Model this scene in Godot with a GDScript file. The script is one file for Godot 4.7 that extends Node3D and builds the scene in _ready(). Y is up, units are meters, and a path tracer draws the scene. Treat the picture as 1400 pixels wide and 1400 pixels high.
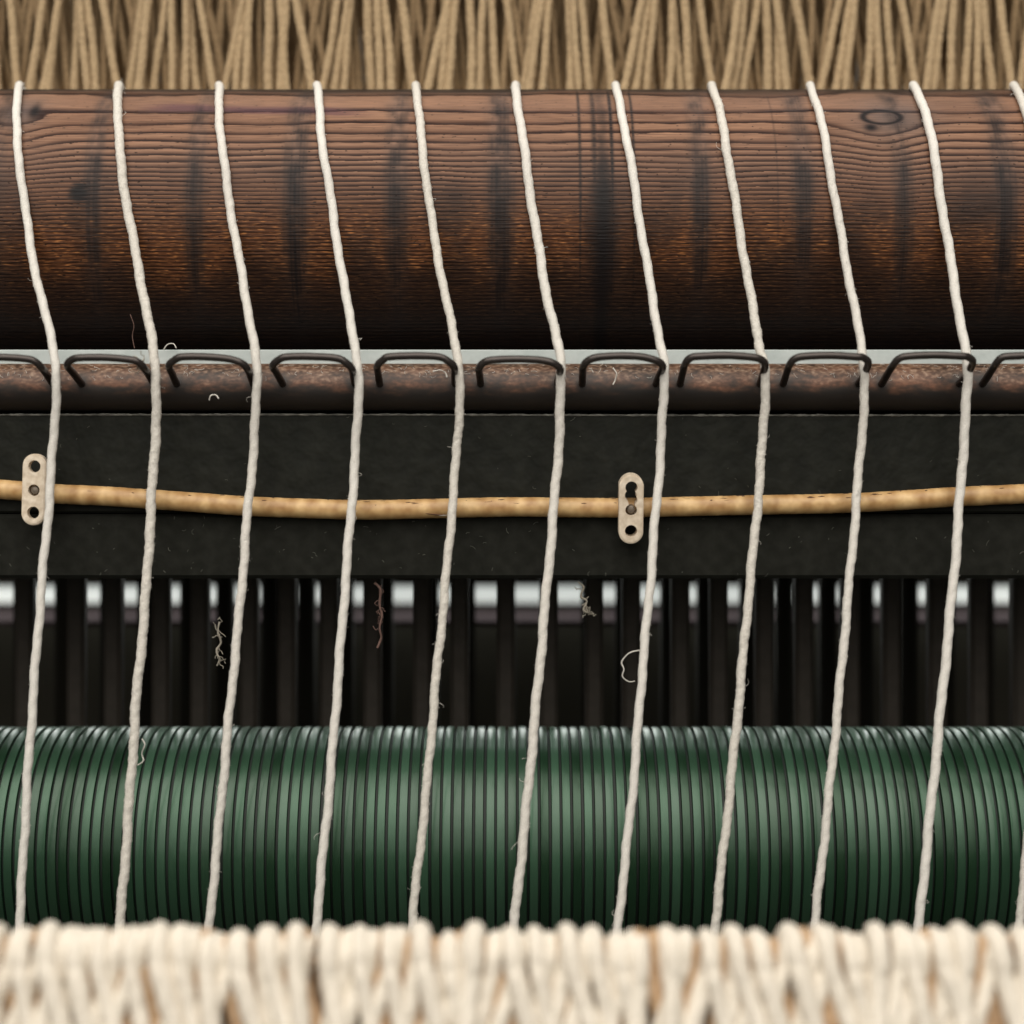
extends Node3D
# A weaving loom seen close up: yarn over a wooden roller, through wire guides, down to a ribbed green roller.
# Lengths are laid out in tenths-of-a-finger units of 0.3 mm ("u"); D is the camera's distance in u.

const U := 0.0003
const D := 2300.0
const HALF := 700.0

var rng := RandomNumberGenerator.new()
var M := {}
var used := {}

# ------------------------------------------------------------------ naming and tagging
func numbered(called: String) -> String:
	if not used.has(called):
		used[called] = 0
		return called
	used[called] += 1
	return "%s_%03d" % [called, used[called]]

func tag(o: Node3D, label: String, category: String, group := "") -> void:
	o.set_meta("label", label)
	o.set_meta("category", category)
	if group != "":
		o.set_meta("group", group)

func thing(called: String, label: String, category: String, at := Vector3.ZERO, group := "") -> Node3D:
	var o := Node3D.new()
	o.name = numbered(called)
	add_child(o)
	o.position = at
	tag(o, label, category, group)
	return o

func obj(called: String, mesh: Mesh, mat: Material, parent: Node = null) -> MeshInstance3D:
	var o := MeshInstance3D.new()
	o.name = numbered(called) if parent == null else called
	o.mesh = mesh
	o.material_override = mat
	if parent == null:
		add_child(o)
	else:
		parent.add_child(o, true)
	return o

# a point at depth z (u, towards the camera) that lies on the sight line through photograph position (px, py)
func P(px: float, py: float, z: float) -> Vector3:
	var k := (D - z) / D
	return Vector3((px - HALF) * k, (HALF - py) * k, z)

# ------------------------------------------------------------------ mesh helpers (all take u and give metres)
func grid_mesh(rows: Array, centres: PackedVector3Array, closed: bool, uv: PackedVector2Array = PackedVector2Array()) -> ArrayMesh:
	var nr := rows.size()
	var nc: int = rows[0].size()
	var pos := PackedVector3Array()
	var nor := PackedVector3Array()
	pos.resize(nr * nc)
	nor.resize(nr * nc)
	var sum := 0.0
	for i in nr:
		var here: PackedVector3Array = rows[i]
		var up: PackedVector3Array = rows[mini(i + 1, nr - 1)]
		var down: PackedVector3Array = rows[maxi(i - 1, 0)]
		for j in nc:
			var ja := j + 1
			var jb := j - 1
			if closed:
				if ja >= nc:
					ja = 1
				if jb < 0:
					jb = nc - 2
			else:
				ja = mini(ja, nc - 1)
				jb = maxi(jb, 0)
			var n := (here[ja] - here[jb]).cross(up[j] - down[j]).normalized()
			sum += n.dot(here[j] - centres[i])
			pos[i * nc + j] = here[j] * U
			nor[i * nc + j] = n
	var flip := sum < 0.0
	if flip:
		for k in nor.size():
			nor[k] = -nor[k]
	var idx := PackedInt32Array()
	for i in nr - 1:
		for j in nc - 1:
			var a := i * nc + j
			var b := a + 1
			var c := a + nc
			var d := c + 1
			if flip:
				idx.append_array([a, b, c, b, d, c])
			else:
				idx.append_array([a, c, b, b, c, d])
	var arr := []
	arr.resize(Mesh.ARRAY_MAX)
	arr[Mesh.ARRAY_VERTEX] = pos
	arr[Mesh.ARRAY_NORMAL] = nor
	arr[Mesh.ARRAY_INDEX] = idx
	if uv.size() == pos.size():
		arr[Mesh.ARRAY_TEX_UV] = uv
	var m := ArrayMesh.new()
	m.add_surface_from_arrays(Mesh.PRIMITIVE_TRIANGLES, arr)
	return m

func resample(pts: PackedVector3Array, step: float) -> PackedVector3Array:
	var c := Curve3D.new()
	c.bake_interval = step
	var n := pts.size()
	for i in n:
		var t := (pts[mini(i + 1, n - 1)] - pts[maxi(i - 1, 0)]) / 6.0
		c.add_point(pts[i], -t, t)
	return c.get_baked_points()

# a tube along a dense path; two plies twisted round each other when twist > 0 (turns per u)
func tube(path: PackedVector3Array, r: float, sides: int, twist := 0.0, rough := 0.0, sd := 1, taper := false) -> ArrayMesh:
	var nz := FastNoiseLite.new()
	nz.seed = sd
	nz.frequency = 0.11
	var rows := []
	var n := path.size()
	var run := 0.0
	var ref := Vector3(1, 0, 0.13).normalized()
	var t0 := (path[1] - path[0]).normalized()
	if absf(t0.dot(ref)) > 0.8:
		ref = Vector3(0, 1, 0.2).normalized()
	var side := (ref - t0 * ref.dot(t0)).normalized()
	for i in n:
		var t := (path[mini(i + 1, n - 1)] - path[maxi(i - 1, 0)]).normalized()
		side = (side - t * side.dot(t)).normalized()
		var other := t.cross(side)
		if i > 0:
			run += path[i].distance_to(path[i - 1])
		var ring := PackedVector3Array()
		ring.resize(sides + 1)
		var end := 1.0
		if taper:
			end = sqrt(clampf(minf(float(i), float(n - 1 - i)) / 3.0, 0.02, 1.0))
		for j in sides + 1:
			var a := TAU * float(j % sides) / sides
			var rr := r
			if twist > 0.0:
				rr *= 0.93 + 0.09 * absf(cos(a - TAU * twist * run))
			if rough > 0.0:
				rr *= 1.0 + rough * nz.get_noise_3d(run * 1.4, cos(a) * 9.0, sin(a) * 9.0) + rough * 0.8 * nz.get_noise_2d(run * 0.35, 77.0)
			rr *= end
			ring[j] = path[i] + (side * cos(a) + other * sin(a)) * rr
		rows.append(ring)
	return grid_mesh(rows, path, true)

# a body of revolution about the x axis: profile of (x, radius)
func lathe(profile: PackedVector2Array, seg: int) -> ArrayMesh:
	var rows := []
	var cen := PackedVector3Array()
	for p in profile:
		var ring := PackedVector3Array()
		for j in seg + 1:
			var a := TAU * float(j % seg) / seg
			ring.append(Vector3(p.x, p.y * sin(a), p.y * cos(a)))
		rows.append(ring)
		cen.append(Vector3(p.x, 0, 0))
	return grid_mesh(rows, cen, true)

# a box with chamfered edges between two corners
func cbox(lo: Vector3, hi: Vector3, ch: float) -> ArrayMesh:
	var st := SurfaceTool.new()
	st.begin(Mesh.PRIMITIVE_TRIANGLES)
	st.set_smooth_group(-1)
	var mid := (lo + hi) / 2.0
	var h := (hi - lo) / 2.0
	var v := func(s: Vector3, ax: int) -> Vector3:
		var q := Vector3(s.x * (h.x - ch), s.y * (h.y - ch), s.z * (h.z - ch))
		q[ax] = s[ax] * h[ax]
		return mid + q
	var tri := func(a: Vector3, b: Vector3, c: Vector3) -> void:
		if (b - a).cross(c - a).dot((a + b + c) / 3.0 - mid) > 0.0:
			var s := b
			b = c
			c = s
		st.add_vertex(a * U)
		st.add_vertex(b * U)
		st.add_vertex(c * U)
	for ax in 3:
		var b1 := (ax + 1) % 3
		var c1 := (ax + 2) % 3
		for s in [-1.0, 1.0]:
			var q := []
			for w in [[-1, -1], [1, -1], [1, 1], [-1, 1]]:
				var g := Vector3.ZERO
				g[ax] = s
				g[b1] = w[0]
				g[c1] = w[1]
				q.append(v.call(g, ax))
			tri.call(q[0], q[1], q[2])
			tri.call(q[0], q[2], q[3])
		for s1 in [-1.0, 1.0]:
			for s2 in [-1.0, 1.0]:
				var g0 := Vector3.ZERO
				g0[b1] = s1
				g0[c1] = s2
				var g1 := g0
				g0[ax] = -1
				g1[ax] = 1
				var k := [v.call(g0, b1), v.call(g1, b1), v.call(g1, c1), v.call(g0, c1)]
				tri.call(k[0], k[1], k[2])
				tri.call(k[0], k[2], k[3])
	for sx in [-1.0, 1.0]:
		for sy in [-1.0, 1.0]:
			for sz in [-1.0, 1.0]:
				var g := Vector3(sx, sy, sz)
				tri.call(v.call(g, 0), v.call(g, 1), v.call(g, 2))
	st.generate_normals()
	return st.commit()

# ------------------------------------------------------------------ textures and materials
func lin(r: float, g: float, b: float) -> Color:
	return Color(r, g, b).linear_to_srgb()

func noise_tex(freq: float, sd: int, lo: Color, hi: Color, normal := false, bump := 4.0, fractal := 3) -> NoiseTexture2D:
	var n := FastNoiseLite.new()
	n.seed = sd
	n.frequency = freq
	n.noise_type = FastNoiseLite.TYPE_SIMPLEX_SMOOTH
	n.fractal_octaves = fractal
	var t := NoiseTexture2D.new()
	t.width = 512
	t.height = 512
	t.seamless = true
	t.noise = n
	if normal:
		t.as_normal_map = true
		t.bump_strength = bump
	else:
		var g := Gradient.new()
		g.set_color(0, lo)
		g.set_color(1, hi)
		t.color_ramp = g
	return t

func mat(c: Color, rough: float, metal := 0.0) -> StandardMaterial3D:
	var m := StandardMaterial3D.new()
	m.albedo_color = c
	m.roughness = rough
	m.metallic = metal
	return m

func dull(m: StandardMaterial3D, spec: float) -> StandardMaterial3D:
	m.metallic_specular = spec
	return m

func triplanar(m: StandardMaterial3D, scale: Vector3, world := true) -> StandardMaterial3D:
	m.uv1_triplanar = true
	m.uv1_world_triplanar = world
	m.uv1_scale = scale
	return m

func textured(lo: Color, hi: Color, freq: float, sd: int, rough: float, scale: float, bump := 4.0) -> StandardMaterial3D:
	var m := mat(Color.WHITE, rough)
	m.albedo_texture = noise_tex(freq, sd, lo, hi)
	m.normal_enabled = true
	m.normal_texture = noise_tex(freq, sd, lo, hi, true, bump)
	return triplanar(m, Vector3.ONE * scale)

func sm(a: float, b: float, x: float) -> float:
	var t := clampf((x - a) / (b - a), 0.0, 1.0)
	return t * t * (3.0 - 2.0 * t)

const RC := Vector3(0, 416, -250)      # axis of the wooden roller
const RR := 218.0                      # its radius
const N_TOP := 125.0                   # angle span of the wood texture
const N_SPAN := 200.0
const WX := 900.0

# Turned softwood: growth rings met flat at the top and edge-on lower down, two knots, thread-worn dark bands.
func wood_images() -> Array:
	var w := 1792
	var h := 1024
	var rowy := PackedFloat32Array()
	var phase := PackedFloat32Array()
	var ph := 0.0
	for r in h:
		var n := deg_to_rad(N_TOP - N_SPAN * r / h)
		var y := RC.y + RR * sin(n)
		var z := RC.z + RR * cos(n)
		rowy.append(HALF - y * D / (D - z) if n < deg_to_rad(98) else 121.0 - (rad_to_deg(n) - 98.0) * 1.0)
	var keys := [[-400.0, 30.0], [122.0, 26.0], [150.0, 22.0], [165.0, 14.0], [190.0, 12.0], [205.0, 9.0], [220.0, 7.7], [240.0, 6.6], [270.0, 5.8], [310.0, 5.4], [380.0, 5.0], [700.0, 4.8]]
	var share := PackedFloat32Array()        # how much of a ring is dark late wood
	var table := PackedFloat32Array()        # ring count at heights 80 .. 520
	for k in 1760:
		var y := 80.0 + k * 0.25
		var sp := 5.0
		for q in keys.size() - 1:
			if y >= keys[q][0] and y < keys[q + 1][0]:
				sp = lerpf(keys[q][1], keys[q + 1][1], (y - keys[q][0]) / (keys[q + 1][0] - keys[q][0]))
		ph += 0.25 / sp
		table.append(ph)
		share.append(clampf(4.0 / sp, 0.14, 0.62))
	var n1 := FastNoiseLite.new()
	n1.seed = 5
	n1.frequency = 1.0
	n1.fractal_octaves = 3
	var n2 := FastNoiseLite.new()
	n2.seed = 11
	n2.frequency = 1.0
	n2.fractal_octaves = 2
	var n3 := FastNoiseLite.new()
	n3.seed = 23
	n3.frequency = 1.0
	n3.fractal_octaves = 1
	var data := PackedByteArray()
	data.resize(w * h * 3)
	var bump := PackedByteArray()
	bump.resize(w * h)
	var stains := [[-15.0, 20.0, 0.5], [126.0, 14.0, 0.62], [265.0, 15.0, 0.55], [403.0, 18.0, 0.72], [541.0, 17.0, 0.66], [684.0, 19.0, 0.72], [958.0, 15.0, 0.62], [1098.0, 16.0, 0.58], [1235.0, 15.0, 0.56], [1374.0, 18.0, 0.66]]
	# what depends on x only
	var xs := PackedFloat32Array()
	var stain := PackedFloat32Array()
	var lines := PackedFloat32Array()
	var bigs := PackedFloat32Array()
	var kr := PackedFloat32Array()
	var kl := PackedFloat32Array()
	for c in w:
		var x := 700.0 + (-WX + 2.0 * WX * c / w) * 0.985
		xs.append(x)
		var s := 0.0
		for q in stains:
			s = maxf(s, q[2] * exp(-pow(absf(x - q[0]) / (q[1] * 0.9), 2.6)) * (1.12 + 0.3 * n3.get_noise_2d(x * 0.22, 3.0)))
		stain.append(s)
		bigs.append(absf(x - 824.0))
		var l := 0.0
		for q in [[793.0, 2.2, 0.75], [813.0, 4.0, 0.7], [837.0, 2.6, 0.95], [867.0, 2.0, 0.8], [690.0, 1.6, 0.3], [1063.0, 1.5, 0.25]]:
			l = maxf(l, q[2] * exp(-pow((x - q[0]) / q[1], 2.0)))
		lines.append(l)
		kr.append(exp(-pow((x - 1213.0) / 48.0, 2.0)))
		kl.append(exp(-pow((x - 4.0) / 46.0, 2.0)))
	for r in h:
		var y0 := rowy[r]
		var arc := RR * deg_to_rad(N_SPAN) * r / h
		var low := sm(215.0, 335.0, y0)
		var fade := exp(-maxf(0.0, y0 - 172.0) / 55.0)
		var dirt0 := y0
		for c in w:
			var x := xs[c]
			var wob := n1.get_noise_2d(x * 0.0032, arc * 0.010)
			var y := y0 + wob * 4.0 * (1.0 - 0.55 * low) - kr[c] * 20.0 * fade * sm(160.0, 178.0, y0) - kl[c] * 17.0 * fade * sm(148.0, 165.0, y0)
			y += kr[c] * 9.0 * (1.0 - sm(120.0, 150.0, y0))
			var fine := n2.get_noise_2d(x * 0.022, arc * 0.30)
			var ti := clampi(int((y - 80.0) * 4.0), 0, 1759)
			var p := table[ti] + fine * lerpf(0.05, 0.2, low)
			p -= floorf(p)
			var sh := share[ti]
			var ramp := sm(1.0 - sh * 2.1, 0.965, p)
			var line := minf(1.0, 1.15 * pow(ramp, 1.5)) * (1.0 - sm(0.965, 1.0, p))
			line *= 0.75 + 0.25 * sm(0.95 - sh, 0.96, p)
			line *= clampf(0.95 + wob * 0.5 + fine * 0.7 * low, 0.1, 1.0) * (1.0 - 0.2 * low)
			var grain := n3.get_noise_2d(x * 0.007, arc * 1.15)
			# colours of the wood itself (sRGB)
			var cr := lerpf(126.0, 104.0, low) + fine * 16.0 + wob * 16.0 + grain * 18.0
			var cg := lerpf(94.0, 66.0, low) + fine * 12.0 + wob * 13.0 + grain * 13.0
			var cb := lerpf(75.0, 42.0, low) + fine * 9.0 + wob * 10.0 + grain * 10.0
			var flake := n3.get_noise_2d(x * 0.06 + 300.0, arc * 0.5) * low
			if flake > 0.22:
				var q := (flake - 0.22) * 2.4
				cr += 60.0 * q
				cg += 42.0 * q
				cb += 22.0 * q
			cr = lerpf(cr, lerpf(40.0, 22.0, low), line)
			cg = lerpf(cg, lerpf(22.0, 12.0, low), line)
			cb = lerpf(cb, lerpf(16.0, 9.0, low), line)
			# purple-brown streak along the top and the knots
			var band := sm(140.0, 148.0, y0 - wob * 8.0) * (1.0 - sm(151.0, 157.0, y0 - wob * 8.0)) * sm(160.0, 230.0, x) * (1.0 - sm(430.0, 520.0, x)) * 0.6
			var dx := (x - 1216.0) / 26.0
			var dy := (y0 - 160.0) / 9.0
			var e := sqrt(dx * dx + dy * dy)
			var knot := exp(-pow((e - 1.0) / 0.2, 2.0)) * (0.9 if x > 1180.0 else 0.4)
			dx = (x - 1198.0) / 9.0
			dy = (y0 - 174.0) / 5.0
			knot = maxf(knot, exp(-(dx * dx + dy * dy)))
			dx = (x - 1276.0) / 6.0
			dy = (y0 - 163.0) / 12.0
			knot = maxf(knot, exp(-(dx * dx + dy * dy)))
			dx = (x - 1235.0) / 55.0
			dy = (y0 - 162.0) / 26.0
			var grey := exp(-(dx * dx + dy * dy)) * 0.5
			dx = (x - 30.0) / 7.0
			dy = (y0 - 152.0) / 9.0
			knot = maxf(knot, exp(-(dx * dx + dy * dy)) * 0.9)
			dx = (x - 8.0) / 30.0
			dy = (y0 - 155.0) / 20.0
			grey = maxf(grey, exp(-(dx * dx + dy * dy)) * 0.55)
			grey = maxf(grey, stain[c] * 0.25)
			cr = lerpf(cr, 80.0, grey)
			cg = lerpf(cg, 78.0, grey)
			cb = lerpf(cb, 82.0, grey)
			cr = lerpf(cr, 78.0, band)
			cg = lerpf(cg, 50.0, band)
			cb = lerpf(cb, 60.0, band)
			# dark bands worn in by the threads, the black stain and its fine cracks
			var patch := n1.get_noise_2d(x * 0.03 + 90.0, arc * 0.02)
			var dark := stain[c] * clampf(0.36 + 0.55 * sm(190.0, 270.0, y0) + patch * 0.7, 0.0, 0.95)
			var wide := n1.get_noise_2d(x * 0.006 + 9.0, arc * 0.004 + 40.0)
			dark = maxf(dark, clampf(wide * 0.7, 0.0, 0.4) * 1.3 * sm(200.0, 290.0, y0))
			dark = maxf(dark, exp(-pow(bigs[c] / (9.0 + 16.0 * sm(190.0, 340.0, y0) + patch * 5.0), 2.0)) * clampf(0.3 + sm(175.0, 290.0, y0) * 0.8 + patch * 0.25, 0.0, 0.95))
			dark = maxf(dark, lines[c] * clampf(0.8 + fine * 0.5, 0.0, 1.0))
			dx = (x - 113.0 + patch * 8.0) / 17.0
			dy = (y0 - 263.0 + fine * 9.0) / 15.0
			dark = maxf(dark, 0.98 * exp(-pow(dx * dx + dy * dy, 2.0)))
			dark = maxf(dark, 0.8 * sm(117.0, 121.0, y0) * (1.0 - sm(123.0, 129.0, y0 + wob * 4.0)))  # darker line along the roller's top edge
			dark = maxf(dark, 0.55 * sm(340.0, 392.0, dirt0 + wide * 40.0 + fine * 14.0) + 0.25 * sm(390.0, 450.0, dirt0))  # soiling plus the underside's shade, painted darker towards the bottom
			dark = maxf(dark, knot)
			cr = lerpf(cr, 21.0, dark)
			cg = lerpf(cg, 18.0, dark)
			cb = lerpf(cb, 19.0, dark)
			var pit := n3.get_noise_2d(x * 0.09 + 50.0, arc * 0.25 + 700.0)
			if pit > 0.86:
				cr *= 0.4
				cg *= 0.4
				cb *= 0.4
			var o := (r * w + c) * 3
			data[o] = clampi(int(cr), 0, 255)
			data[o + 1] = clampi(int(cg), 0, 255)
			data[o + 2] = clampi(int(cb), 0, 255)
			bump[r * w + c] = clampi(int(150.0 + line * 70.0 + grain * 25.0 + fine * 30.0 - (80.0 if pit > 0.86 else 0.0) - lines[c] * 70.0), 0, 255)
	var img := Image.create_from_data(w, h, false, Image.FORMAT_RGB8, data)
	var nrm := Image.create_from_data(w, h, false, Image.FORMAT_L8, bump)
	nrm.convert(Image.FORMAT_RGBA8)
	nrm.bump_map_to_normal_map(1.6)
	return [img, nrm]

# Patinated rail: dust on its upper side, red-brown patina below, shade painted underneath and round the wire holes.
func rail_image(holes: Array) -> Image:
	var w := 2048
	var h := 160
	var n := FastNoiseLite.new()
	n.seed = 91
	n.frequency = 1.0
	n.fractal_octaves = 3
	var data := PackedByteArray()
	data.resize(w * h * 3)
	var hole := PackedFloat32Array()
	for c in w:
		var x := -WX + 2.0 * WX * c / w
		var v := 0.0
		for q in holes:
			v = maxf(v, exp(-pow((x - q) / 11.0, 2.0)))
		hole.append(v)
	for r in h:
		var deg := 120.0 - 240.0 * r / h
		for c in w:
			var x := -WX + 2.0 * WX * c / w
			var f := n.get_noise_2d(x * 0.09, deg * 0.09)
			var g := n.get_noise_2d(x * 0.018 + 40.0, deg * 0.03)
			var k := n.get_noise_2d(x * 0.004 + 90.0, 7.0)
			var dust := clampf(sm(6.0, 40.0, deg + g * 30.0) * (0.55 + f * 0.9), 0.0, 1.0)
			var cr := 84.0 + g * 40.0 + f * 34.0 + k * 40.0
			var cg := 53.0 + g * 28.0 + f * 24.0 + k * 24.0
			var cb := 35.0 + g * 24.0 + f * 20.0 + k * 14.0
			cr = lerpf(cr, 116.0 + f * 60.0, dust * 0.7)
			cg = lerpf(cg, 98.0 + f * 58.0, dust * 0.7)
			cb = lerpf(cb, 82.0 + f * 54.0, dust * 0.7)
			var dark := maxf(1.0 - sm(-22.0, 8.0, deg + g * 16.0), hole[c] * (1.0 - sm(10.0, 45.0, deg)) * 0.95)  # underside shade and the wire legs' shadows, painted dark
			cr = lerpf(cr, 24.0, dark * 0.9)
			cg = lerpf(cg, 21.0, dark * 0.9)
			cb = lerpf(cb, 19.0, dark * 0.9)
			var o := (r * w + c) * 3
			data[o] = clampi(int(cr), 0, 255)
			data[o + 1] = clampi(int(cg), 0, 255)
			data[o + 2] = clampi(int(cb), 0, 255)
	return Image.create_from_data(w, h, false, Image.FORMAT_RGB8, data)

func make_materials() -> void:
	M.thread = textured(lin(0.56, 0.53, 0.48), lin(0.77, 0.735, 0.68), 0.06, 3, 0.95, 34.0, 2.5)
	M.thread_b = textured(lin(0.60, 0.57, 0.52), lin(0.79, 0.76, 0.71), 0.06, 103, 0.95, 34.0, 2.5)
	M.thread_c = textured(lin(0.51, 0.475, 0.42), lin(0.74, 0.705, 0.645), 0.05, 104, 0.95, 34.0, 2.5)
	M.hair = mat(lin(0.6, 0.57, 0.52), 0.9)
	M.tan = textured(lin(0.22, 0.155, 0.085), lin(0.61, 0.445, 0.265), 0.05, 8, 0.95, 30.0, 6.0)
	M.tan2 = textured(lin(0.13, 0.085, 0.042), lin(0.37, 0.25, 0.135), 0.05, 9, 0.95, 30.0, 6.0)  # darker copy of the tan: shade painted into the yarns behind
	M.cream_shaded = textured(lin(0.40, 0.25, 0.14), lin(0.58, 0.41, 0.26), 0.03, 13, 0.95, 20.0, 1.0)  # brown copy of the cream: gap shade painted into the lower yarns
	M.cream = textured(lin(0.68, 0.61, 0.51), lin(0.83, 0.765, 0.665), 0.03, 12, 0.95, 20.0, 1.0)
	M.beam = textured(lin(0.3, 0.17, 0.08), lin(0.5, 0.32, 0.17), 0.02, 14, 0.7, 12.0)
	M.wire = mat(lin(0.06, 0.05, 0.046), 0.33, 0.7)
	M.wire.normal_enabled = true
	M.wire.normal_texture = noise_tex(0.03, 21, Color.BLACK, Color.WHITE, true, 1.5)
	triplanar(M.wire, Vector3.ONE * 60.0)
	M.rail = textured(lin(0.075, 0.036, 0.024), lin(0.27, 0.18, 0.13), 0.03, 31, 0.55, 20.0, 1.2)
	M.strip = textured(lin(0.40, 0.45, 0.44), lin(0.50, 0.54, 0.53), 0.02, 33, 0.45, 10.0, 1.0)
	M.board = textured(lin(0.0075, 0.0080, 0.0060), lin(0.0145, 0.0150, 0.0115), 0.02, 41, 0.62, 9.0, 2.0)
	M.dusty = textured(lin(0.0125, 0.0128, 0.0105), lin(0.0205, 0.0207, 0.0175), 0.02, 43, 0.95, 12.0, 1.6)
	dull(M.board, 0.25)
	dull(M.dusty, 0.15)
	M.edge = textured(lin(0.02, 0.02, 0.018), lin(0.30, 0.29, 0.25), 0.02, 45, 0.9, 14.0, 4.0)
	M.cane = textured(lin(0.30, 0.15, 0.05), lin(0.76, 0.53, 0.26), 0.018, 51, 0.45, 11.0, 0.8)
	M.speck = mat(lin(0.09, 0.04, 0.018), 0.8)
	M.bone = textured(lin(0.50, 0.40, 0.29), lin(0.82, 0.72, 0.59), 0.02, 61, 0.5, 22.0, 2.0)
	M.pin = mat(lin(0.16, 0.13, 0.10), 0.5, 0.4)
	M.slat = textured(lin(0.027, 0.023, 0.019), lin(0.037, 0.031, 0.026), 0.02, 71, 0.6, 12.0, 1.0)
	M.dark = dull(mat(lin(0.012, 0.0105, 0.0075), 0.9), 0.25)
	M.pane = mat(lin(0.6, 0.62, 0.6), 0.4)
	M.pane.emission_enabled = true
	M.pane.emission = lin(0.64, 0.685, 0.65)
	M.unseen_bright_pane = M.pane.duplicate()
	M.unseen_bright_pane.emission_energy_multiplier = 6.0
	M.backp = mat(lin(0.032, 0.027, 0.017), 0.9)
	dull(M.slat, 0.25)
	M.rod2 = dull(mat(lin(0.04, 0.03, 0.032), 0.95), 0.08)
	M.greens = []
	for k in 4:
		var g := mat(lin(0.012 + 0.007 * k, 0.040 + 0.015 * k, 0.018 + 0.010 * k), [0.34, 0.48, 0.40, 0.54][k], 0.5)
		g.clearcoat_enabled = true
		g.clearcoat = [0.25, 0.5, 0.35, 0.55][k]
		g.clearcoat_roughness = 0.2
		g.normal_enabled = true
		g.normal_texture = noise_tex(0.02, 80 + k, Color.BLACK, Color.WHITE, true, 0.6)
		triplanar(g, Vector3(30, 8, 8))
		g.metallic_specular = 0.4
		M.greens.append(g)
	M.core = mat(lin(0.004, 0.009, 0.006), 0.6)
	M.lint = mat(lin(0.30, 0.27, 0.22), 0.95)
	M.dust = mat(lin(0.11, 0.11, 0.09), 0.95)
	M.lint_red = mat(lin(0.13, 0.075, 0.06), 0.95)

# ------------------------------------------------------------------ builders
func add_fuzz(parent: Node3D, path: PackedVector3Array, r: float, count: int) -> void:
	var st := SurfaceTool.new()
	st.begin(Mesh.PRIMITIVE_TRIANGLES)
	for k in count:
		var i := rng.randi_range(4, path.size() - 5)
		var t := (path[i + 1] - path[i - 1]).normalized()
		var out := Vector3(rng.randf_range(-1, 1), rng.randf_range(-0.4, 0.4), rng.randf_range(-0.5, 0.9))
		out = (out - t * out.dot(t)).normalized()
		var len := rng.randf_range(1.6, 4.2) if rng.randf() < 0.94 else rng.randf_range(5.0, 13.0)
		var along := t * rng.randf_range(-1.0, 1.0)
		var p0 := path[i] + out * r * 0.8
		var curl := Vector3(rng.randf_range(-1, 1), rng.randf_range(-1, 1), rng.randf_range(-1, 1)) * 0.5
		var pts := PackedVector3Array()
		for q in 5:
			var f := q / 4.0
			pts.append(p0 + (out * 0.75 * sin(f * 2.2) + along * f + curl * f * f) * len)
		st.append_from(tube(pts, 0.26, 3), 0, Transform3D.IDENTITY)
	var o := obj("fuzz", st.commit(), M.hair, parent)
	o.set_meta("kind", "stuff")

func white_thread(pts: Array, label: String, sd: int) -> void:
	var top: Vector2 = pts[0]
	var path := PackedVector3Array()
	# over the roller from behind, resting on it, then away along the tangent to the wire guide
	var rr := RR + 5.8
	for a in [165, 150, 135, 122, 112, 106, 101, 97, 93, 88, 84, 72, 58, 44, 30, 18]:
		var n := deg_to_rad(a)
		var y := RC.y + rr * sin(n)
		var z := RC.z + rr * cos(n)
		var sy := HALF - y * D / (D - z)
		var sx := top.x
		var back := maxf(0.0, a - 86.0) * (HALF - top.x) / HALF * 1.0
		if a < 103:
			for k in pts.size() - 1:
				if sy >= pts[k].y and sy <= pts[k + 1].y:
					sx = lerpf(pts[k].x, pts[k + 1].x, (sy - pts[k].y) / (pts[k + 1].y - pts[k].y))
		path.append(Vector3((sx + back - HALF) * (D - z) / D if a < 103 else (top.x + back - HALF) * (D + 280.0) / D, y, z))
	var tz := RC.z + rr * cos(deg_to_rad(12))
	for p in pts:
		if p.y < 283:
			continue
		var z := 26.0
		if p.y < 505:
			z = lerpf(tz, 26.0, (p.y - 268.0) / 237.0)
		elif p.y < 620:
			z = lerpf(26.0, 8.0, (p.y - 505.0) / 115.0)
		else:
			z = lerpf(8.0, 30.0, (p.y - 620.0) / 640.0)
		path.append(P(p.x, p.y, z))
	var last: Vector2 = pts[pts.size() - 1]
	path.append(P(last.x - 7.0, 1345.0, 36.0))
	path = resample(path, 3.2)
	for i in path.size():          # hand-spun unevenness
		path[i].x += sin(path[i].y * 0.045 + sd * 1.7) * 0.8 + sin(path[i].y * 0.13 + sd) * 0.4
	var o := obj("white_thread", tube(path, [6.2, 6.0, 6.5, 6.1][sd % 4], 14, [1.0 / 40.0, 1.0 / 47.0, 1.0 / 36.0][sd % 3], [0.09, 0.06, 0.12][sd % 3], sd), [M.thread, M.thread_b, M.thread_c][sd % 3])
	tag(o, label, "thread", "white threads running down the loom")
	add_fuzz(o, path, 6.0, 170)

func wire_loop(q: Array, parent: Node3D) -> void:
	var zb := -24.0
	var path := PackedVector3Array()
	path.append(P(q[0] + (q[0] - HALF) * -0.01, 531, zb - 24.0))
	path.append(P(q[0], 524, zb + 4))
	path.append(P(lerpf(q[0], q[1], 0.55), 510, 16))
	path.append(P(q[1] + 1, q[2] + 1, 44))
	path.append(P(q[1] + 9, q[2] - 7, 52))
	path.append(P(q[3], q[4], 55))
	path.append(P(lerpf(q[3], q[5], 0.5), lerpf(q[4], q[6], 0.5) - 1.5, 56))
	path.append(P(q[5], q[6], 55))
	path.append(P(q[7] - 7, q[8] - 6, 52))
	path.append(P(q[7], q[8] + 1, 44))
	path.append(P(lerpf(q[9], q[7], 0.55), 512, 16))
	path.append(P(q[9], 524, zb + 4))
	path.append(P(q[9] + (q[9] - HALF) * -0.01, 531, zb - 24.0))
	obj("wire_loop", tube(resample(path, 3.0), 5.1, 10, 0.0, 0.05, int(q[0]) + 50), M.wire, parent)

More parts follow.
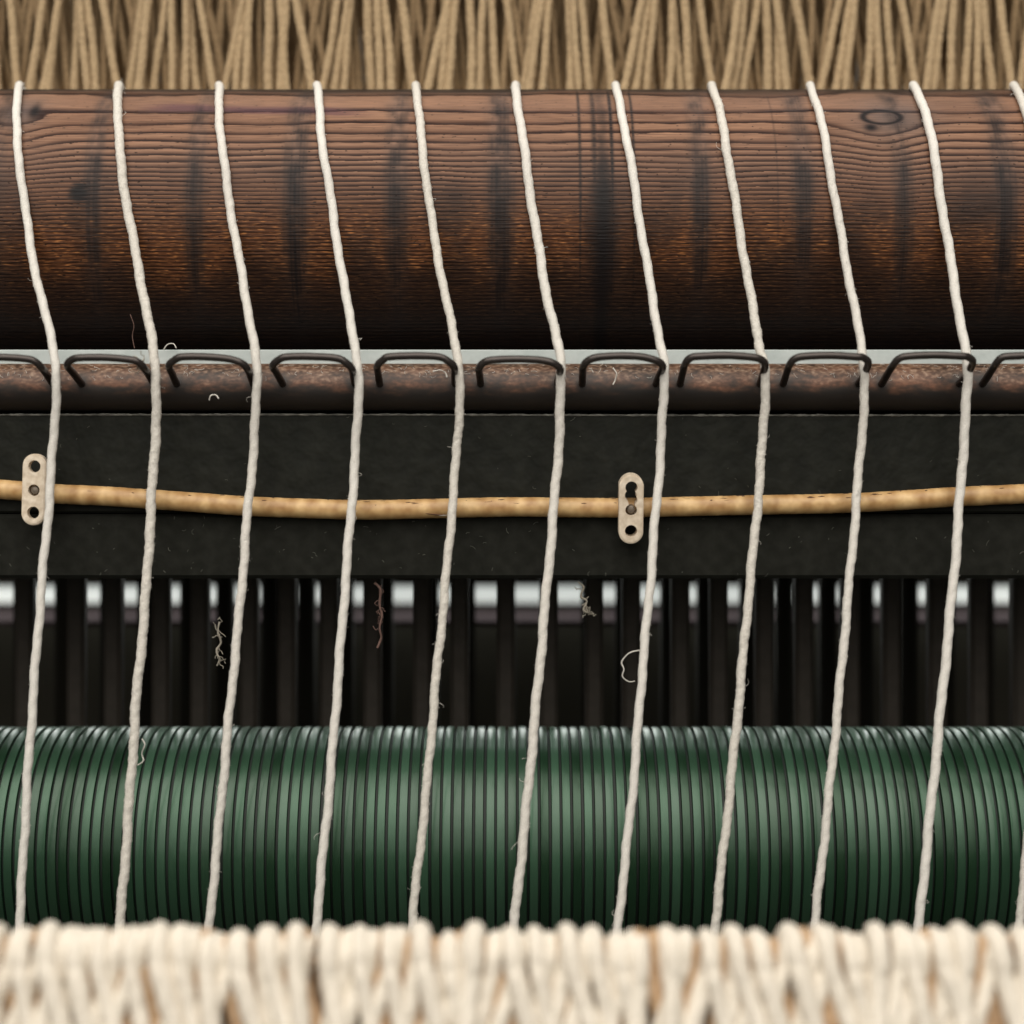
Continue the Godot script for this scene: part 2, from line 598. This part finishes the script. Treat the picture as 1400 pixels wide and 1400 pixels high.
func bone_plate(c: Vector2, up: Vector2, half_len: float, half_w: float, slot: bool, label: String) -> void:
	# a small flat plate with rounded ends and three holes in a row; the middle one is closed by a pin
	var at := P(c.x, c.y, -19)
	var o := thing("bone_plate", label, "plate", at * U, "bone plates on the tan cane")
	o.rotation.z = atan2(-up.x, up.y)
	o.rotation.x = 0.16 if slot else 0.03
	var make := func(grow: float) -> PackedVector2Array:
		var pg := PackedVector2Array()
		for k in 33:
			var a := PI * k / 32.0
			pg.append(Vector2(cos(a) * (half_w + grow), half_len - half_w + sin(a) * (half_w + grow)) * U)
		for k in 33:
			var a := PI + PI * k / 32.0
			pg.append(Vector2(cos(a) * (half_w + grow), -half_len + half_w + sin(a) * (half_w + grow)) * U)
		return pg
	var body := CSGCombiner3D.new()
	body.name = "plate"
	var th := 20.0 if slot else 11.0
	for k in 3:
		var pl := CSGPolygon3D.new()
		pl.name = "slab" if k == 0 else "slab_%03d" % k
		pl.polygon = make.call([0.0, -0.9, -2.2][k])
		pl.depth = (th + [0.0, 0.9, 1.5][k]) * U
		pl.position.z = (14.0 + [0.0, 0.9, 1.5][k]) * U
		pl.material = M.bone
		body.add_child(pl)
	var hy := half_len - half_w - 1.0
	var holes := [[0.0, hy, 8.4], [0.0, -1.0, 8.0], [0.0, -hy, 8.4]]
	if slot:
		holes.append([-1.0, hy - 11.0, 8.0])
		holes.append([1.5, hy - 17.0, 6.8])
		holes.append([1.0, hy - 21.5, 5.0])
	for q in holes:
		var cy := CSGCylinder3D.new()
		cy.name = "hole"
		cy.radius = q[2] * U
		cy.height = 90.0 * U
		cy.sides = 24
		cy.rotation.x = PI / 2
		cy.position = Vector3(q[0], q[1], 0) * U
		cy.operation = CSGShape3D.OPERATION_SUBTRACTION
		cy.material = M.bone
		body.add_child(cy, true)
	o.add_child(body)
	var pr := PackedVector2Array([Vector2(-8, 0.01), Vector2(-8, 5.6), Vector2(5.0, 5.6), Vector2(5.02, 5.5), Vector2(6.3, 4.6), Vector2(6.8, 0.01)])
	var pin := obj("pin", lathe(pr, 20), M.pin, o)
	pin.rotation.y = -PI / 2
	pin.position = Vector3(0, -1.0, 5.5) * U

func lint(pts: Array, z: float, r: float, m: Material, label: String, tufts := 0) -> void:
	var path := PackedVector3Array()
	for k in pts.size():
		path.append(P(pts[k].x, pts[k].y, z + sin(k * 2.1) * 2.0))
	path = resample(path, 2.0)
	var st := SurfaceTool.new()
	st.begin(Mesh.PRIMITIVE_TRIANGLES)
	st.append_from(tube(path, r, 6, 0.0, 0.5, int(pts[0].x)), 0, Transform3D.IDENTITY)
	for k in tufts:
		var i := rng.randi_range(0, path.size() - 1)
		var q := PackedVector3Array([path[i]])
		for s in 4:
			q.append(q[s] + Vector3(rng.randf_range(-5, 5), rng.randf_range(-5, 5), rng.randf_range(-3, 3)))
		st.append_from(tube(q, 0.6, 4), 0, Transform3D.IDENTITY)
	tag(obj("lint_strand", st.commit(), m), label, "lint", "bits of lint caught on the loom")

func added_lamp(label: String, at: Vector3, target: Vector3, size: Vector2, energy: float, c: Color) -> void:  # added light out of view: glowing face, housing and area light
	var o := thing("added_light", label, "light", at)
	o.look_at_from_position(at, target, Vector3.FORWARD if absf((target - at).normalized().y) > 0.95 else Vector3.UP)
	var hx := size.x / 2.0 / U
	var hy := size.y / 2.0 / U
	var pane := obj("diffuser", cbox(Vector3(-hx, -hy, 20), Vector3(hx, hy, 40), 4), null, o)
	var pm := mat(Color(0.9, 0.9, 0.9), 0.6)
	pm.emission_enabled = true
	pm.emission = c
	pm.emission_energy_multiplier = 0.25
	pane.material_override = pm
	var fm := mat(lin(0.5, 0.5, 0.5), 0.5)
	obj("housing", cbox(Vector3(-hx - 10, -hy - 10, 42), Vector3(hx + 10, hy + 10, 240), 12), fm, o)
	var l := AreaLight3D.new()
	l.name = "lamp_light"
	l.area_size = size
	l.light_energy = energy
	l.light_color = c
	l.area_range = 12.0
	l.shadow_enabled = true
	o.add_child(l)

func _ready() -> void:
	# ---------------------------------------------------------------- camera, air, added lamps
	var cam := Camera3D.new()
	cam.name = "camera"
	cam.position = Vector3(0, 0, D * U)
	cam.fov = rad_to_deg(2.0 * atan(HALF / D))
	cam.near = 0.02
	cam.far = 30.0
	var ca := CameraAttributesPhysical.new()
	ca.frustum_focal_length = 12.0 * D / HALF
	ca.frustum_focus_distance = (D + 50.0) * U
	ca.exposure_aperture = 2.2
	ca.frustum_near = 0.02
	ca.frustum_far = 30.0
	cam.attributes = ca
	add_child(cam)
	cam.make_current()

	var we := WorldEnvironment.new()
	we.name = "room_air"
	var env := Environment.new()
	env.background_mode = Environment.BG_COLOR
	env.background_color = lin(0.085, 0.08, 0.07)
	env.tonemap_mode = Environment.TONE_MAPPER_LINEAR
	env.tonemap_exposure = 0.9
	env.sdfgi_enabled = true
	env.ssao_enabled = true
	env.ssil_enabled = true
	we.environment = env
	add_child(we)

	var strips := [[3.0, 0.12, "lowest"], [15.0, 0.32, "second lowest"], [27.0, 0.6, "third lowest"], [39.0, 0.9, "middle"], [51.0, 1.05, "third highest"], [63.0, 0.9, "second highest"], [75.0, 0.55, "highest"]]  # graded lights added out of view to soften the green roller's highlight
	for q in strips:
		var el := deg_to_rad(q[0])
		added_lamp("added unseen strip light in the arc before the loom, %s of the seven" % q[2], Vector3(-0.12, sin(el) * 1.62, cos(el) * 1.62), Vector3.ZERO, Vector2(2.4, 0.33), q[1] * 1.12, Color(1.0, 0.98, 0.945))
	added_lamp("added unseen light panel above and behind the loom", Vector3(0, 1.5, -0.95), Vector3(0, 0, -0.1), Vector2(1.5, 1.0), 0.9, Color(0.97, 0.985, 1.0))  # added out of view for the sheen on top of the wood

	rng.seed = 4711
	make_materials()

	# ---------------------------------------------------------------- wooden roller
	var rows := []
	var cen := PackedVector3Array()
	var uv := PackedVector2Array()
	var seg := 160
	for e in [[-WX - 40.0, 0.05], [-WX - 40.0, RR - 5.0], [-WX - 35.0, RR], [-WX, RR], [0.0, RR], [WX, RR], [WX + 35.0, RR], [WX + 40.0, RR - 5.0], [WX + 40.0, 0.05]]:
		var ring := PackedVector3Array()
		for j in seg + 1:
			var deg := N_TOP - 360.0 * j / seg
			var a := deg_to_rad(N_TOP - 360.0 * float(j % seg) / seg)
			ring.append(RC + Vector3(e[0], e[1] * sin(a), e[1] * cos(a)))
			uv.append(Vector2((e[0] + WX) / (2.0 * WX), pingpong((N_TOP - deg) / N_SPAN, 1.0)))
		rows.append(ring)
		cen.append(RC + Vector3(e[0] * 0.98, 0, 0))
	var pics := wood_images()
	var wm := mat(Color.WHITE, 0.42)
	wm.metallic_specular = 0.26
	wm.albedo_texture = ImageTexture.create_from_image(pics[0])
	wm.normal_enabled = true
	wm.normal_texture = ImageTexture.create_from_image(pics[1])
	wm.normal_scale = 0.85
	var wr := obj("wooden_roller", retangent(grid_mesh(rows, cen, true, uv)), wm)
	tag(wr, "dark brown turned wooden roller with fine grain, knots and black stains", "roller")

	# ---------------------------------------------------------------- pale bar, brown rail and wire loops
	var lo := P(700, 536, -70)
	var hi := P(700, 478, -70)
	var gs := obj("pale_bar", cbox(Vector3(-WX, lo.y, -90), Vector3(WX, hi.y, -70), 1.5), M.strip)
	tag(gs, "flat pale grey painted bar between the wooden roller and the brown rail", "bar")

	var gr := thing("guide_rail", "rounded dusty brown rail with a row of dark wire loops", "rail")
	var rc := P(700, 530, -56)
	var loops := [
		[-29, -52, 500, -30, 489, 38, 491, 57, 502, 72],
		[111, 91, 498, 114, 489, 179, 492, 197, 502, 210],
		[241, 230, 499, 250, 488, 314, 491, 338, 503, 346],
		[386, 372, 499, 393, 488, 461, 490, 481, 503, 485],
		[519, 515, 499, 532, 488, 600, 488, 621, 501, 622],
		[657, 654, 502, 678, 492, 743, 493, 766, 504, 762],
		[796, 797, 499, 821, 488, 878, 488, 906, 500, 897],
		[930, 936, 496, 961, 487, 1025, 488, 1046, 497, 1039],
		[1071, 1079, 497, 1103, 487, 1171, 488, 1187, 495, 1174],
		[1206, 1221, 497, 1243, 487, 1314, 487, 1330, 494, 1312],
		[1344, 1361, 496, 1384, 487, 1452, 488, 1474, 495, 1450]]
	var rrows := []
	var rcen := PackedVector3Array()
	var ruv := PackedVector2Array()
	for k in 43:
		var x := clampf(-WX + 2.0 * WX * (k - 1) / 40.0, -WX, WX)
		var rad := 0.05 if k == 0 or k == 42 else 33.5
		var ring := PackedVector3Array()
		for j in 61:
			var deg := 120.0 - 6.0 * j
			var a := deg_to_rad(120.0 - 6.0 * (j % 60))
			ring.append(Vector3(x, rad * sin(a), rad * cos(a)))
			ruv.append(Vector2((x + WX) / (2.0 * WX), pingpong((120.0 - deg) / 240.0, 1.0)))
		rrows.append(ring)
		rcen.append(Vector3(x * 0.99, 0, 0))
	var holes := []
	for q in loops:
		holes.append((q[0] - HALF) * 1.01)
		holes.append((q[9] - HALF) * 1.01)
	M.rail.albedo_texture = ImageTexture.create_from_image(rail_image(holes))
	M.rail.uv1_triplanar = false
	M.rail.uv1_world_triplanar = false
	M.rail.uv1_scale = Vector3.ONE
	M.rail.normal_enabled = false
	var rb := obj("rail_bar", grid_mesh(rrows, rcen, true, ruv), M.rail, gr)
	rb.position = rc * U
	var fl := SurfaceTool.new()
	fl.begin(Mesh.PRIMITIVE_TRIANGLES)
	for k in 260:
		var a := deg_to_rad(rng.randf_range(18, 70))
		var p := rc + Vector3(rng.randf_range(-720, 720), sin(a) * 33.8, cos(a) * 33.8)
		var q := PackedVector3Array()
		var d := rng.randf_range(0, TAU)
		var turn := rng.randf_range(-1.0, 1.0)
		for i in 4:
			q.append(p)
			p += Vector3(cos(d), sin(d) * cos(a), -sin(d) * sin(a)) * rng.randf_range(0.8, 3.4)
			d += turn
		fl.append_from(tube(q, rng.randf_range(0.13, 0.28), 4), 0, Transform3D.IDENTITY)
	obj("dust_fibres", fl.commit(), M.hair, gr).set_meta("kind", "stuff")
	for q in loops:
		wire_loop(q, gr)

	# ---------------------------------------------------------------- black board
	var bb := thing("black_board", "black painted board with dusty lower edge behind the cane", "board")
	var y0: float = P(0, 566, -46).y
	var y1: float = P(0, 702, -46).y
	var y2: float = P(0, 791, -46).y
	obj("upper_face", cbox(Vector3(-WX, y1 + 0.8, -110), Vector3(WX, y0, -46), 3), M.board, bb)
	var le := obj("lower_face", cbox(Vector3(-WX, y2, -112), Vector3(WX, y1 - 0.8, -44), 5), M.dusty, bb)
	le.set_meta("label", "grey dusty lower half of the board")
	obj("added_backing", cbox(Vector3(-WX, -80, -134), Vector3(WX, 205, -114), 2), M.dark, bb)  # added to block the window glow behind the board's gaps
	var te := obj("top_edge", tube(resample(PackedVector3Array([Vector3(-WX, y0 - 1.5, -46), Vector3(-300, y0 - 1.0, -46), Vector3(300, y0 - 2.0, -46), Vector3(WX, y0 - 1.5, -46)]), 5.0), 1.5, 6, 0.0, 0.8, 5), M.edge, bb)
	te.set_meta("label", "thin pale worn line along the top of the board")

	var ds := SurfaceTool.new()
	ds.begin(Mesh.PRIMITIVE_TRIANGLES)
	for k in 150:
		var upper := k % 3 == 0
		var p := Vector3(rng.randf_range(-800, 800), rng.randf_range(y1, y0) if upper else rng.randf_range(y2 + 4.0, y1 - 4.0), -45.6 if upper else -43.6)
		var q := PackedVector3Array()
		var d := rng.randf_range(0, TAU)
		var turn := rng.randf_range(-0.9, 0.9)
		var ln := rng.randf_range(0.5, 1.6) if rng.randf() < 0.8 else rng.randf_range(1.6, 3.2)
		for i in 4:
			q.append(p)
			p += Vector3(cos(d), sin(d), 0.05) * ln
			d += turn
		ds.append_from(tube(q, rng.randf_range(0.15, 0.4), 4), 0, Transform3D.IDENTITY)
	obj("dust_fibres", ds.commit(), M.dust, bb).set_meta("kind", "stuff")

	# ---------------------------------------------------------------- cane rod
	var cp := PackedVector3Array()
	for q in [[-120, 662], [0, 668], [75, 674], [140, 677], [200, 681], [270, 686], [340, 691], [420, 694], [500, 696], [600, 694], [700, 692], [800, 693], [860, 693], [950, 691], [1050, 689], [1150, 687], [1230, 683], [1310, 678], [1400, 674], [1520, 668]]:
		cp.append(P(q[0], q[1] + 1.0, -33.0))
	var cpath := resample(cp, 5.0)
	var cane := obj("cane_rod", tube(cpath, 13.6, 20, 0.0, 0.035, 77), M.cane)
	tag(cane, "bent tan cane rod lying across the black board", "rod")
	var st := SurfaceTool.new()
	st.begin(Mesh.PRIMITIVE_TRIANGLES)
	for k in 80:
		var i := rng.randi_range(2, cpath.size() - 3)
		var a := deg_to_rad(rng.randf_range(20, 85))
		var ln := rng.randf_range(1.0, 7.0)
		var w := rng.randf_range(0.5, 1.7)
		var p := cpath[i] + Vector3(0, sin(a), cos(a)) * 13.3
		var t := Vector3(ln, rng.randf_range(-0.6, 0.6), 0)
		st.append_from(tube(PackedVector3Array([p - t, p - t * 0.4, p + t * 0.4, p + t]), w, 6, 0.0, 0.0, 1, true), 0, Transform3D.IDENTITY)
	st.append_from(tube(PackedVector3Array([P(581, 702, -21.5), P(592, 703, -20.6), P(602, 704, -21), P(611, 703.5, -21.6)]), 1.5, 6, 0.0, 0.0, 1, true), 0, Transform3D.IDENTITY)
	var sp := obj("bark_specks", st.commit(), M.speck, cane)
	sp.set_meta("kind", "stuff")

	bone_plate(Vector2(50.5, 669), Vector2(0.035, 1), 49, 16.3, false, "left bone plate with three round holes, partly behind a white thread")
	bone_plate(Vector2(862, 694), Vector2(0.0, 1), 48, 16.8, true, "right bone plate with a broken upper hole and thick pale rim")

	# ---------------------------------------------------------------- slats in two rows
	var centres := [-148, -81, -24, 36, 104, 157, 221, 274, 341, 393, 451, 510, 577, 630, 690, 750, 811, 862, 929, 982, 1045, 1099, 1162, 1216, 1281, 1337, 1395, 1455, 1512]
	var slat_mesh := cbox(Vector3(-14, -760, -16), Vector3(14, 60, 16), 6)
	for row in 2:
		var z := -300.0 - 208.0 * row
		var o := thing("slat_rack", ["front row of dark upright slats below the black board", "rear row of dark upright slats seen between the front slats"][row], "slat rack", Vector3.ZERO)
		for k in centres.size():
			var sx := (float(centres[k]) - HALF) * (D + 300.0) / D + 3.5 * row + rng.randf_range(-1.5, 1.5)
			var s := obj("slat", slat_mesh, M.slat if row == 0 else M.dark, o)  # rear slats take a darker colour for the shade they stand in
			s.position = Vector3(sx, 0, z) * U
			s.rotation.y = rng.randf_range(-0.05, 0.05)
		obj("top_bar", cbox(Vector3(-1040, 60, z - 20), Vector3(1040, 100, z + 20), 4), M.dark, o)
		obj("bottom_bar", cbox(Vector3(-1040, -800, z - 20), Vector3(1040, -760, z + 20), 4), M.dark, o)

	var lw := thing("lit_window", "bright white window strip showing as spots between the dark slats", "window", Vector3(0, 0, -1100) * U)
	obj("pane", cbox(Vector3(-1700, -183, -8), Vector3(1700, -62, 0), 1), M.pane, lw)
	obj("pane", cbox(Vector3(-1700, -38, -8), Vector3(1700, 780, 0), 1), M.unseen_bright_pane, lw)  # upper pane added unseen, glow boosted for streaks on the green roller
	obj("transom", cbox(Vector3(-1700, -61, -20), Vector3(1700, -39, 8), 1), M.dark, lw)
	obj("sill", cbox(Vector3(-1710, -193, -24), Vector3(1710, -184, 6), 1), M.dark, lw)
	obj("head", cbox(Vector3(-1710, 782, -24), Vector3(1710, 810, 6), 1), M.dark, lw)
	obj("ledge", cbox(Vector3(-1700, -205, 8), Vector3(1700, -195, 390), 1), M.rod2, lw)
	var gy: float = P(700, 790.5, -1090).y
	obj("glazing_bar", cbox(Vector3(-1700, gy - 16.0, 2), Vector3(1700, gy + 16.0, 12), 1), M.dark, lw)
	var tl := AreaLight3D.new()
	tl.name = "window_light"
	tl.area_size = Vector2(3300, 780) * U
	tl.light_energy = 0.12
	tl.area_range = 4.0
	tl.shadow_enabled = true
	tl.position = Vector3(0, 370, 14) * U
	tl.rotation.y = PI
	lw.add_child(tl)
	var bp := obj("added_back_panel", cbox(Vector3(-1800, -1100, -1220), Vector3(1800, -210, -1200), 2), M.backp)  # dark sheet added to give the shaded gaps their tone
	tag(bp, "added dark panel filling the shaded gaps behind the two rows of slats", "panel")

	# ---------------------------------------------------------------- green ribbed roller
	var gc := Vector3(0, -490, -200)
	var gw := thing("green_roller", "dark green glossy roller ringed with narrow ribs", "roller", gc * U)
	var gp := PackedVector2Array([Vector2(-880, 0.05), Vector2(-880, 164), Vector2(-879, 164.5), Vector2(879, 164.5), Vector2(880, 164), Vector2(880, 0.05)])
	obj("core", lathe(gp, 96), M.core, gw)
	var ribs := []
	for k in 3:
		var e := 0.25 * k
		ribs.append(lathe(PackedVector2Array([Vector2(-6.1, 162), Vector2(-6.05, 167.6), Vector2(-5.8, 168.9), Vector2(-5.3, 169.7), Vector2(-5.2, 169.75), Vector2(-2, 170.0 + e * 0.3), Vector2(2, 170.0), Vector2(5.2, 169.75 - e * 0.2), Vector2(5.3, 169.7 - e * 0.2), Vector2(5.8, 168.9), Vector2(6.05, 167.6), Vector2(6.1, 162)]), 120))
	for k in range(-56, 57):
		var o := obj("rib", ribs[rng.randi_range(0, 2)], M.greens[rng.randi_range(0, 3)], gw)
		o.position = Vector3(k * 15.2 + rng.randf_range(-0.35, 0.35), rng.randf_range(-0.5, 0.5), rng.randf_range(-0.5, 0.5)) * U
		o.rotation = Vector3(rng.randf_range(0, TAU), 0, 0)

	# ---------------------------------------------------------------- tan yarns hanging behind the wooden roller
	var tans := []
	for k in 7:
		var path := PackedVector3Array()
		for i in 101:
			var y := -200.0 + i * 4.0
			path.append(Vector3(sin(y * 0.012 + k) * 2.2 + sin(y * 0.041 + k * 2.3) * 1.0, y, cos(y * 0.015 + k * 1.7) * 2.0))
		tans.append(tube(path, 7.6, 12, 1.0 / 30.0, 0.2, 300 + k))
	var hang := func(px: float, lean: float, z: float, m: Material, label: String, group: String) -> void:
		var b := P(px, 120, z)
		var o := obj("tan_yarn", tans[rng.randi_range(0, 6)], m)
		var an := atan2(lean, 120.0)
		o.rotation = Vector3(rng.randf_range(-0.05, 0.02), rng.randf_range(-0.4, 0.4), -an)
		o.position = (b + Vector3(sin(an), cos(an), 0) * 188.0) * U
		var s := rng.randf_range(0.78, 0.98) if m == M.tan else rng.randf_range(0.66, 0.9)
		o.scale = Vector3(s, 1, s)
		tag(o, label, "yarn", group)
	for g in range(-1, 12):
		var gx := 38.0 + g * 136.0 + rng.randf_range(-4, 4)
		for q in 9:
			if q % 4 != 3:
				hang.call(gx + q * 15.1 + rng.randf_range(-4, 4), 22.0 - q * 5.0 + rng.randf_range(-6, 6), -335.0 - rng.randf_range(0, 14), M.tan, "tan yarn hanging at the front of the curtain behind the wooden roller", "front tan yarns")
			hang.call(gx + 7.0 + q * 15.1 + rng.randf_range(-4, 4), -22.0 + q * 4.8 + rng.randf_range(-6, 6), -358.0 - rng.randf_range(0, 20), M.tan2, "tan yarn just behind the front ones in the curtain behind the wooden roller", "second row of tan yarns")
	for k in 66:
		var lean := rng.randf_range(-34, -8) if k % 2 == 0 else rng.randf_range(4, 30)
		hang.call(-80.0 + k * 23.6 + rng.randf_range(-5, 5), lean, -384.0 - rng.randf_range(0, 40), M.tan2, "tan yarn hanging further back in the curtain behind the wooden roller", "rear tan yarns")
	var deep := SurfaceTool.new()
	deep.begin(Mesh.PRIMITIVE_TRIANGLES)
	for k in 260:
		var tr := Transform3D(Basis.from_euler(Vector3(0, rng.randf_range(0, 6), rng.randf_range(-0.09, 0.09))), (P(-90.0 + k * 6.1, 120, -440.0 - rng.randf_range(0, 60)) + Vector3(0, 180, 0)) * U)
		deep.append_from(tans[k % 7], 0, tr)
	var dy := obj("deep_tan_yarns", deep.commit(), M.tan2)
	dy.set_meta("kind", "stuff")
	tag(dy, "deepest mass of tan yarns filling the gaps of the curtain behind the wooden roller", "yarn")

	# ---------------------------------------------------------------- cream yarns over the front beam
	var bc := Vector3(0, -499, 430)
	var bm := obj("yarn_beam", lathe(PackedVector2Array([Vector2(-760, 0.05), Vector2(-760, 8), Vector2(-759, 9), Vector2(759, 9), Vector2(760, 8), Vector2(760, 0.05)]), 48), M.beam)
	bm.position = bc * U
	tag(bm, "light brown wooden beam under the cream yarns", "beam")
	var creams := []
	for k in 30:
		var path := PackedVector3Array()
		var layer := k / 10
		var lean := (0.16 + 0.26 * rng.randf()) * ([1.0, -1.0, 1.0][layer] as float)
		if k % 5 == 4:
			lean *= -0.35
		var r := 10.0 + 9.0 * layer
		for i in 13:
			path.append(Vector3(-lean * (13 - i) * 9.0, -130.0 + i * 10.0, -r))
		for i in 9:
			var a := PI - PI * i / 8.0
			path.append(Vector3(lean * i * 3.4, (22.0 + 3.0 * layer) * sin(a), r * cos(a)))
		var x1 := path[path.size() - 1].x
		var bend := rng.randf_range(-0.12, 0.12)
		for i in range(1, 18):
			path.append(Vector3(x1 + lean * i * 10.0 + bend * i * i * 0.5, -i * 10.0, r + i * 2.6 + sin(i * 0.5 + k) * 2.5))
		creams.append(tube(resample(path, 3.5), 9.6 + (k % 3) * 1.0, 12, 1.0 / 60.0, 0.08, 500 + k))
	for layer in 3:
		var cx := -690.0
		while cx < 690.0:
			var o := obj("cream_yarn", creams[layer * 10 + rng.randi_range(0, 9)], M.cream_shaded if layer == 0 else M.cream)
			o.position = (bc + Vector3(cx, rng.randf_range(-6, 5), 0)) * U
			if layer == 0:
				tag(o, "cream yarn under the others along the bottom edge, buff from painted shade", "yarn", "lower cream yarns with painted shade")
			else:
				tag(o, "cream yarn wrapped over the beam along the bottom edge, crossing its neighbours", "yarn", "cream yarns over the front beam")
			cx += rng.randf_range(13, 21) if layer == 0 else rng.randf_range(20, 32) + 5.0 * (layer - 1)

	# ---------------------------------------------------------------- white threads
	var V := func(a: Array) -> Array:
		var o := []
		for k in range(0, a.size(), 2):
			o.append(Vector2(a[k], a[k + 1]))
		return o
	white_thread(V.call([27, 116, 22, 150, 24, 200, 35, 290, 52, 390, 72, 470, 77, 520, 73, 600, 66, 700, 57, 800, 47, 930, 38, 1060, 27, 1255]), "white thread crossing the right edge of the left bone plate", 1)
	white_thread(V.call([162, 116, 161, 160, 163, 205, 175, 290, 190, 370, 208, 470, 214, 530, 212, 600, 205, 720, 198, 830, 187, 950, 178, 1080, 165, 1255]), "second white thread from the left, first one right of the left bone plate", 2)
	white_thread(V.call([299, 116, 300, 160, 303, 200, 316, 290, 333, 390, 347, 470, 351, 530, 346, 620, 337, 720, 328, 830, 316, 950, 303, 1090, 287, 1258]), "third white thread from the left, crossing the cane where it dips", 3)
	white_thread(V.call([434, 116, 437, 160, 441, 200, 455, 290, 470, 390, 485, 470, 490, 530, 486, 620, 480, 700, 472, 800, 462, 930, 450, 1080, 433, 1256]), "fourth white thread from the left, just left of the hanging reddish lint", 4)
	white_thread(V.call([569, 115, 572, 150, 577, 200, 590, 300, 606, 390, 622, 470, 629, 520, 624, 620, 616, 720, 607, 820, 596, 930, 583, 1080, 564, 1256]), "fifth white thread from the left, beside the dark nick in the cane", 5)
	white_thread(V.call([704, 114, 709, 150, 716, 200, 729, 290, 745, 390, 760, 460, 767, 510, 763, 620, 755, 720, 746, 820, 736, 930, 722, 1080, 704, 1256]), "sixth white thread from the left, over the widest bright spots", 6)
	white_thread(V.call([840, 113, 848, 145, 855, 180, 869, 260, 884, 360, 901, 460, 908, 510, 903, 620, 895, 720, 887, 820, 877, 930, 865, 1080, 846, 1256]), "white thread just right of the right bone plate and over the black stain", 7)
	white_thread(V.call([972, 113, 982, 145, 990, 180, 1004, 270, 1022, 380, 1038, 470, 1046, 510, 1042, 610, 1033, 720, 1023, 820, 1012, 940, 997, 1090, 978, 1262]), "fourth white thread from the right edge, second right of the right bone plate", 8)
	white_thread(V.call([1106, 112, 1116, 140, 1123, 165, 1140, 260, 1155, 350, 1170, 430, 1181, 500, 1182, 540, 1176, 620, 1168, 720, 1158, 830, 1147, 950, 1133, 1090, 1115, 1256]), "third white thread from the right edge, left of the oval wood knot", 9)
	white_thread(V.call([1246, 113, 1261, 140, 1270, 165, 1283, 250, 1297, 340, 1310, 420, 1322, 500, 1322, 540, 1315, 640, 1308, 740, 1298, 850, 1286, 970, 1274, 1090, 1257, 1258]), "white thread crossing the wood just right of the oval knot", 10)
	white_thread(V.call([1384, 113, 1398, 140, 1408, 170, 1424, 260, 1439, 350, 1452, 430, 1463, 500, 1463, 540, 1456, 640, 1448, 740, 1437, 850, 1425, 970, 1412, 1090, 1394, 1258]), "rightmost white thread, cut off by the right edge of the picture", 11)

	# ---------------------------------------------------------------- lint
	lint(V.call([300, 850, 298, 865, 302, 878, 296, 890, 300, 902, 297, 910]), -60, 1.4, M.lint, "grey fluff dangling left of the third white thread", 14)
	lint(V.call([512, 797, 520, 806, 519, 826, 522, 842, 519, 858, 521, 872, 516, 886]), -60, 1.8, M.lint_red, "reddish lint dangling below the board between fourth and fifth threads", 16)
	lint(V.call([790, 795, 798, 803, 794, 815, 802, 822, 798, 834, 805, 838]), -60, 1.5, M.lint, "pale curl of lint in front of the widest bright spot", 14)
	lint(V.call([874, 889, 860, 893, 850, 905, 853, 915, 851, 925, 860, 932, 868, 931]), 12, 0.8, M.hair, "fine looping hair left of the thread by the right bone plate")
	lint(V.call([178, 430, 183, 445, 181, 460, 184, 476]), -55, 0.7, M.lint_red, "brown hair lying on the wood left of the second thread")
	lint(V.call([224, 478, 229, 471, 237, 470, 241, 476]), -60, 0.9, M.hair, "small pale hair arch on the pale bar by the second thread")
	lint(V.call([286, 547, 288, 541, 295, 540, 299, 545]), -17, 1.0, M.hair, "tiny pale curl of fluff on the brown rail under a wire loop")
	lint(V.call([592, 508, 602, 506, 609, 510, 611, 516]), -16, 1.0, M.hair, "curved pale hair on the rail inside the middle wire loop")
	lint(V.call([838, 503, 843, 511, 841, 520, 838, 526]), -15, 1.0, M.hair, "upright pale hair on the rail left of the seventh thread")
	lint(V.call([181, 497, 186, 488, 192, 500, 197, 490, 190, 505, 200, 500]), 45, 0.9, M.lint, "tangle of fluff caught on the wire loop by the second thread", 10)
	lint(V.call([194, 1010, 198, 1018, 194, 1030, 196, 1040, 188, 1046]), 20, 0.8, M.hair, "fine hair curling right of the second thread over the green roller")

func retangent(m: ArrayMesh) -> ArrayMesh:
	var st := SurfaceTool.new()
	st.create_from(m, 0)
	st.generate_tangents()
	return st.commit()
